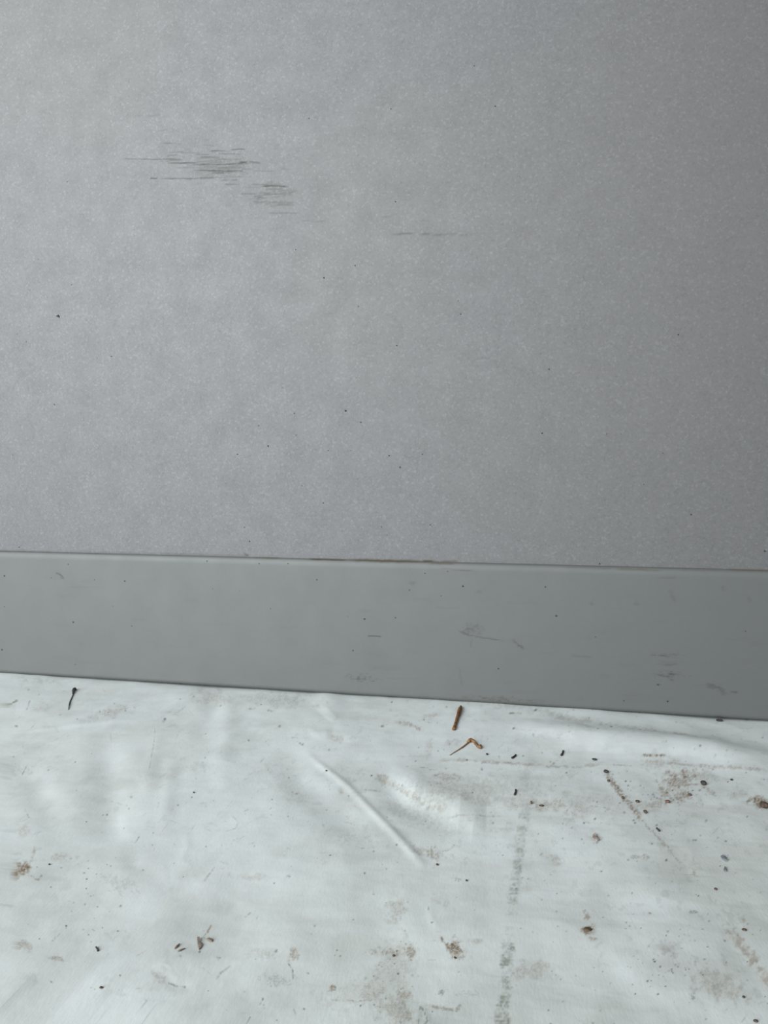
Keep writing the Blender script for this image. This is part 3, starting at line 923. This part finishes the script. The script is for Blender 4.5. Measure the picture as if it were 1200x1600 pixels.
def chip(name, outline, px, py, mat, label, cat, thick=0.0007, curl=0.15, group=None, lift=0.0):
    """thin flake: outline in photo pixels around its centre (x right, y down)"""
    cx, cy = floor_pt(px, py)
    pts = []
    for u, v in outline:
        a, b = floor_pt(px + u, py + v)
        pts.append((a - cx, b - cy))
    bm = bmesh.new()
    n = len(pts)
    ext = max(math.hypot(*p) for p in pts)
    def hz(p):
        return curl * ext * (p[0] ** 2 + p[1] ** 2) / (ext * ext)
    def ring(s, dz):
        return [bm.verts.new((p[0] * s, p[1] * s, hz((p[0] * s, p[1] * s)) + dz)) for p in pts]
    r_top = ring(1.0, thick * 0.7); r_mid = ring(0.55, thick); r_bot = ring(1.0, 0.0)
    c_top = bm.verts.new((0, 0, thick * 1.1)); c_bot = bm.verts.new((0, 0, 0))
    for i in range(n):
        j = (i + 1) % n
        bm.faces.new((r_top[i], r_top[j], r_mid[j], r_mid[i]))
        bm.faces.new((r_mid[i], r_mid[j], c_top))
        bm.faces.new((r_bot[j], r_bot[i], c_bot))
        bm.faces.new((r_bot[i], r_bot[j], r_top[j], r_top[i]))
    bmesh.ops.recalc_face_normals(bm, faces=bm.faces)
    o = bm_object(name, bm, mat, None, False)
    o.location = (cx, cy, tz(cx, cy) + 0.0001 + lift)
    return tag(o, label, cat, group)


def tube(bm, pts, radii, seg=8, wob=0.12, seed=0):
    rings = []
    n = len(pts)
    for i, (p, r) in enumerate(zip(pts, radii)):
        a = pts[max(0, i - 1)]; b = pts[min(n - 1, i + 1)]
        t = (Vector(b) - Vector(a)).normalized()
        s = t.cross(Vector((0, 0, 1))).normalized(); u = s.cross(t)
        ring = []
        for k in range(seg):
            an = 2 * math.pi * k / seg
            q = r * (1 + wob * math.sin(2.3 * k + 1.7 * i + seed))
            ring.append(bm.verts.new(Vector(p) + s * math.cos(an) * q + u * math.sin(an) * q))
        rings.append(ring)
    for a, b in zip(rings[:-1], rings[1:]):
        for k in range(seg):
            bm.faces.new((a[k], a[(k + 1) % seg], b[(k + 1) % seg], b[k]))
    bm.faces.new(rings[0][::-1]); bm.faces.new(rings[-1])
    bmesh.ops.recalc_face_normals(bm, faces=bm.faces)


def stick(name, pix, rad, mat, label, cat, lifts=None, seed=0, parent=None, origin=None, group=None):
    P = []
    for i, (px, py) in enumerate(pix):
        x, y = floor_pt(px, py)
        r = rad[i] * px_size(px, py)
        P.append((x, y, tz(x, y) + r * 0.9 + (lifts[i] if lifts else 0)))
    R = [rad[i] * px_size(*pix[i]) for i in range(len(pix))]
    # finer by Catmull-Rom
    Q = []; RR = []
    n = len(P)
    for i in range(n - 1):
        p0, p1, p2, p3 = (Vector(P[max(0, i - 1)]), Vector(P[i]), Vector(P[i + 1]), Vector(P[min(n - 1, i + 2)]))
        for s in range(4):
            t = s / 4
            Q.append(0.5 * ((2 * p1) + (p2 - p0) * t + (2 * p0 - 5 * p1 + 4 * p2 - p3) * t * t + (3 * p1 - p0 - 3 * p2 + p3) * t ** 3))
            RR.append(R[i] + (R[i + 1] - R[i]) * t)
    Q.append(Vector(P[-1])); RR.append(R[-1])
    o0 = Vector(origin) if origin is not None else Vector(Q[0])
    bm = bmesh.new()
    tube(bm, [q - o0 for q in Q], RR, 8, 0.12, seed)
    o = bm_object(name, bm, mat, parent)
    if parent is None:
        o.location = o0
    return tag(o, label, cat, group), o0


# brown twig by the foot of the panel
stick('twig', [(720, 1106), (718, 1113), (715, 1122), (712, 1131), (709, 1140)], [1.9, 3.3, 2.6, 2.3, 2.8], M_TWIG,
      'straight brown twig lying on the tarp just below the panel foot', 'twig')
# curled stalk: a bent thick head with a thin tail
root = bpy.data.objects.new('dry_stalk', None)
hx, hy = floor_pt(736, 1161)
root.location = (hx, hy, tz(hx, hy))
link(root)
tag(root, 'curled brown dry stalk with a thin tail, below the straight twig', 'plant stalk')
stick('head', [(731, 1160), (736, 1158), (742, 1161), (746, 1166), (750, 1169), (751, 1165)], [2.2, 3.2, 2.4, 2.2, 2.8, 1.8], M_STALK, None, None, seed=2, parent=root, origin=root.location)
stick('tail', [(732, 1160), (724, 1166), (715, 1171), (703, 1178)], [1.2, 1.2, 0.8, 0.6], M_STALK, None, None, seed=3, parent=root, origin=root.location)
# seed head on a hair-thin stem near the left end
root = bpy.data.objects.new('dry_flower', None)
hx, hy = floor_pt(115, 1079)
root.location = (hx, hy, tz(hx, hy))
link(root)
tag(root, 'dark dry flower bud on a hair-thin stem, lying under the panel at the left', 'dry flower')
stick('husk', [(114, 1084), (115, 1079), (117, 1076), (119, 1077)], [1.0, 2.8, 2.2, 0.8], M_DARKSTONE, None, None, seed=4, parent=root, origin=root.location)
stick('stem', [(115, 1082), (112, 1090), (109, 1098), (107, 1109)], [0.9, 0.9, 1.1, 0.5], M_DARKSTONE, None, None, seed=5, parent=root, origin=root.location)

lump('pebble', 947, 1208, 4.2, M_DARKSTONE, 'round black pebble at the upper end of the brown diagonal dirt streak', 'pebble', 1)
lump('pebble', 1099, 1229, 5.2, M_DARKSTONE, 'black pebble at the right edge of the large brown mud smear', 'pebble', 2, asp=1.1)
lump('pebble', 929, 1187, 3.6, M_DARKSTONE, 'flat dark grey pebble above the round black pebble', 'pebble', 3, 0.5, 1.3)
lump('pebble', 1143, 1222, 2.4, M_DARKSTONE, 'tiny dark pebble right of the black pebble on the mud smear', 'pebble', 4)
lump('pebble', 761, 1178, 2.5, M_DARKSTONE, 'tiny black pebble just right of the curled brown stalk', 'pebble', 5)
lump('pebble', 510, 1202, 2.0, M_DARKSTONE, 'tiny black pebble beside the long diagonal white crease', 'pebble', 6)
lump('pebble', 729, 1374, 2.2, M_DARKSTONE, 'lone tiny black pebble left of the grey rubbed stripe', 'pebble', 7)
lump('pebble', 303, 1236, 1.9, M_DARKSTONE, 'lone tiny black pebble on clean tarp left of centre', 'pebble', 8)
lump('pebble', 1162, 1553, 2.5, M_DARKSTONE, 'tiny black pebble low on the tarp near the bottom right corner', 'pebble', 9)
lump('soil_crumb', 1008, 1272, 4.0, M_SOIL, 'brown soil crumb at the lower end of the diagonal dirt streak', 'soil crumb', 10)
lump('soil_crumb', 1043, 1255, 3.6, M_REDSOIL, 'reddish brown crumb at the lower left of the large mud smear', 'soil crumb', 11, asp=1.2)
lump('soil_crumb', 1194, 1263, 8.5, M_SOIL, 'biggest dark brown soil clod, cut by the right edge of the photo', 'soil clod', 12, 0.55, 0.9)
lump('soil_crumb', 919, 1450, 6.5, M_SOIL, 'ragged dark brown clod on its own stain, right of the grey stripe', 'soil clod', 13, 0.22, 1.3, -0.4, jag=0.75)
lump('soil_crumb', 830, 1259, 3.0, M_SOIL, 'upright brown crumb beside the top of the grey stripe', 'soil crumb', 14, 1.0, 0.7)
lump('soil_crumb', 846, 1263, 3.0, M_SOIL, 'flat brown crumb just right of the grey stripe', 'soil crumb', 15, 0.5, 1.6)
lump('soil_crumb', 951, 1222, 2.8, M_SOIL, 'small crumb directly below the round black pebble on the streak', 'soil crumb', 16)
lump('soil_crumb', 973, 1249, 3.0, M_SOIL, 'crumb on the left side of the diagonal dirt streak', 'soil crumb', 17)
lump('soil_crumb', 996, 1255, 3.2, M_SOIL, 'crumb on the right side of the diagonal dirt streak', 'soil crumb', 18, asp=1.2)
lump('soil_crumb', 1078, 1245, 3.2, M_SOIL, 'crumb at the lower right of the large mud smear', 'soil crumb', 19)
lump('soil_crumb', 711, 1493, 2.6, M_SOIL, 'dark crumb at the foot of the ragged brown stain left of the grey stripe', 'soil crumb', 20)
lump('soil_crumb', 615, 1488, 2.6, M_SOIL, 'dark crumb left of the small hooked brown stain near the bottom', 'soil crumb', 21)
lump('soil_crumb', 683, 1350, 2.6, M_SOIL, 'dark crumb at the lower end of the long diagonal crease', 'soil crumb', 22)
lump('soil_crumb', 77, 1350, 2.2, M_SOIL, 'tiny dark crumb right of the brown mud splat at the left', 'soil crumb', 23)
lump('soil_crumb', 158, 1541, 3.2, M_SOIL, 'flat grey-brown crumb low on the left half of the tarp', 'soil crumb', 24, 0.5, 1.4, -0.3)
lump('soil_crumb', 1118, 1389, 2.8, M_SOIL, 'dark crumb below the two blue-grey chips', 'soil crumb', 25)
lump('soil_crumb', 1163, 1451, 3.2, M_SOIL, 'dark crumb beside the top of the wide tan streak at the right', 'soil crumb', 26, 0.6, 1.3)
lump('soil_crumb', 1181, 1590, 3.2, M_SOIL, 'grey-brown crumb lowest at the bottom right of the tarp', 'soil crumb', 27, 0.6, 1.3)
# crumbs trapped along the panel foot
yf = -0.0075
for i, (px, py, r, lab) in enumerate(((1124, 1121.5, 4.0, 'black dirt crumb wedged under the panel foot at the right'),
                                      (698, 1092.5, 2.6, 'small dark crumb against the panel foot above the twig'),
                                      (780, 1097.5, 2.8, 'small dark crumb against the panel foot right of the twig'),
                                      (283, 1063.5, 3.2, 'flat dark crumb against the panel foot at the left'))):
    lump('dirt_crumb', px, py + 2, r, M_DARKSTONE, lab, 'dirt crumb', 40 + i, 0.55, 1.5)
chip('stone_chip', [(-5, -3), (-1, -4.5), (4, -1), (5.5, 4), (2, 4), (-2, 1)], 1131, 1341, M_SLATE, 'larger blue-grey chip of the two at the right of the tarp', 'chip', 0.0009)
chip('stone_chip', [(-2.5, 2.5), (-1, -3.5), (1, -3), (2.8, 1), (2, 3)], 1133, 1358, M_SLATE, 'smaller blue-grey chip of the two, right below the larger one', 'chip', 0.0008)
chip('bark_flake', [(-4, 2), (-3.5, -4), (0, -6), (3.5, -1), (6, 5), (3, 6), (-1, 4)], 930, 1312, M_CHIP, 'pinkish brown flake lying alone below the diagonal dirt streak', 'flake', 0.0008)
chip('leaf_scrap', [(-4, -9), (0, -9.5), (0.5, -3), (4.5, 0), (3, 5), (-1, 10), (-3, 6)], 312, 1471, M_LEAF, 'pointed grey-brown leaf scrap right of the two small seeds', 'leaf scrap', 0.0006, 0.1)
chip('leaf_scrap', [(-4, -2), (0, -3.5), (5, -1), (4, 2.5), (0, 2)], 327, 1465, M_LEAF, 'small ragged leaf scrap at the upper right of the pointed one', 'leaf scrap', 0.0006, 0.1)


def seed(px, py, r, rot, label, s):
    x, y = floor_pt(px, py)
    R = r * px_size(px, py)
    bm = bmesh.new()
    bmesh.ops.create_uvsphere(bm, u_segments=12, v_segments=10, radius=1.0)
    for v in bm.verts:
        t = v.co.z
        w = math.sqrt(max(0.0, 1 - t * t)) * (0.36 - 0.12 * t)
        a = math.atan2(v.co.y, v.co.x)
        v.co = Vector((math.cos(a) * w * R, t * R * 1.6, math.sin(a) * w * R * 0.8))
    o = bm_object('seed', bm, M_SEED)
    zmin = min(v.co.z for v in o.data.vertices)
    o.location = (x, y, tz(x, y) - zmin)
    o.rotation_euler = (0, 0, rot)
    return tag(o, label, 'seed', 'loose seeds on the tarp')


seed(277, 1475, 5.2, -0.15, 'upper left one of two small brown seeds beside the pointed leaf scrap', 1)
seed(283.5, 1481.5, 4.6, -0.7, 'lower right one of two small brown seeds beside the pointed leaf scrap', 2)
for (a, b, lab) in (((806, 1179), (800, 1184), 'short dark bit of stem below the curled stalk, left of the stripe'),
                    ((880, 1174), (877, 1180), 'short dark bit of stem below the panel, right of the stripe'),
                    ((806, 1237), (804, 1245), 'short dark upright bit of stem just left of the grey stripe'),
                    ((1026, 1297), (1030, 1301), 'short dark bit of stem below the brown crumb of the streak'),
                    ((150, 1478), (153, 1484), 'short dark bit of stem alone at the lower left of the tarp')):
    stick('stem_bit', [a, ((a[0] + b[0]) / 2 + 0.5, (a[1] + b[1]) / 2), b], [1.5, 1.4, 1.7], M_DARKSTONE, lab, 'stem bit')
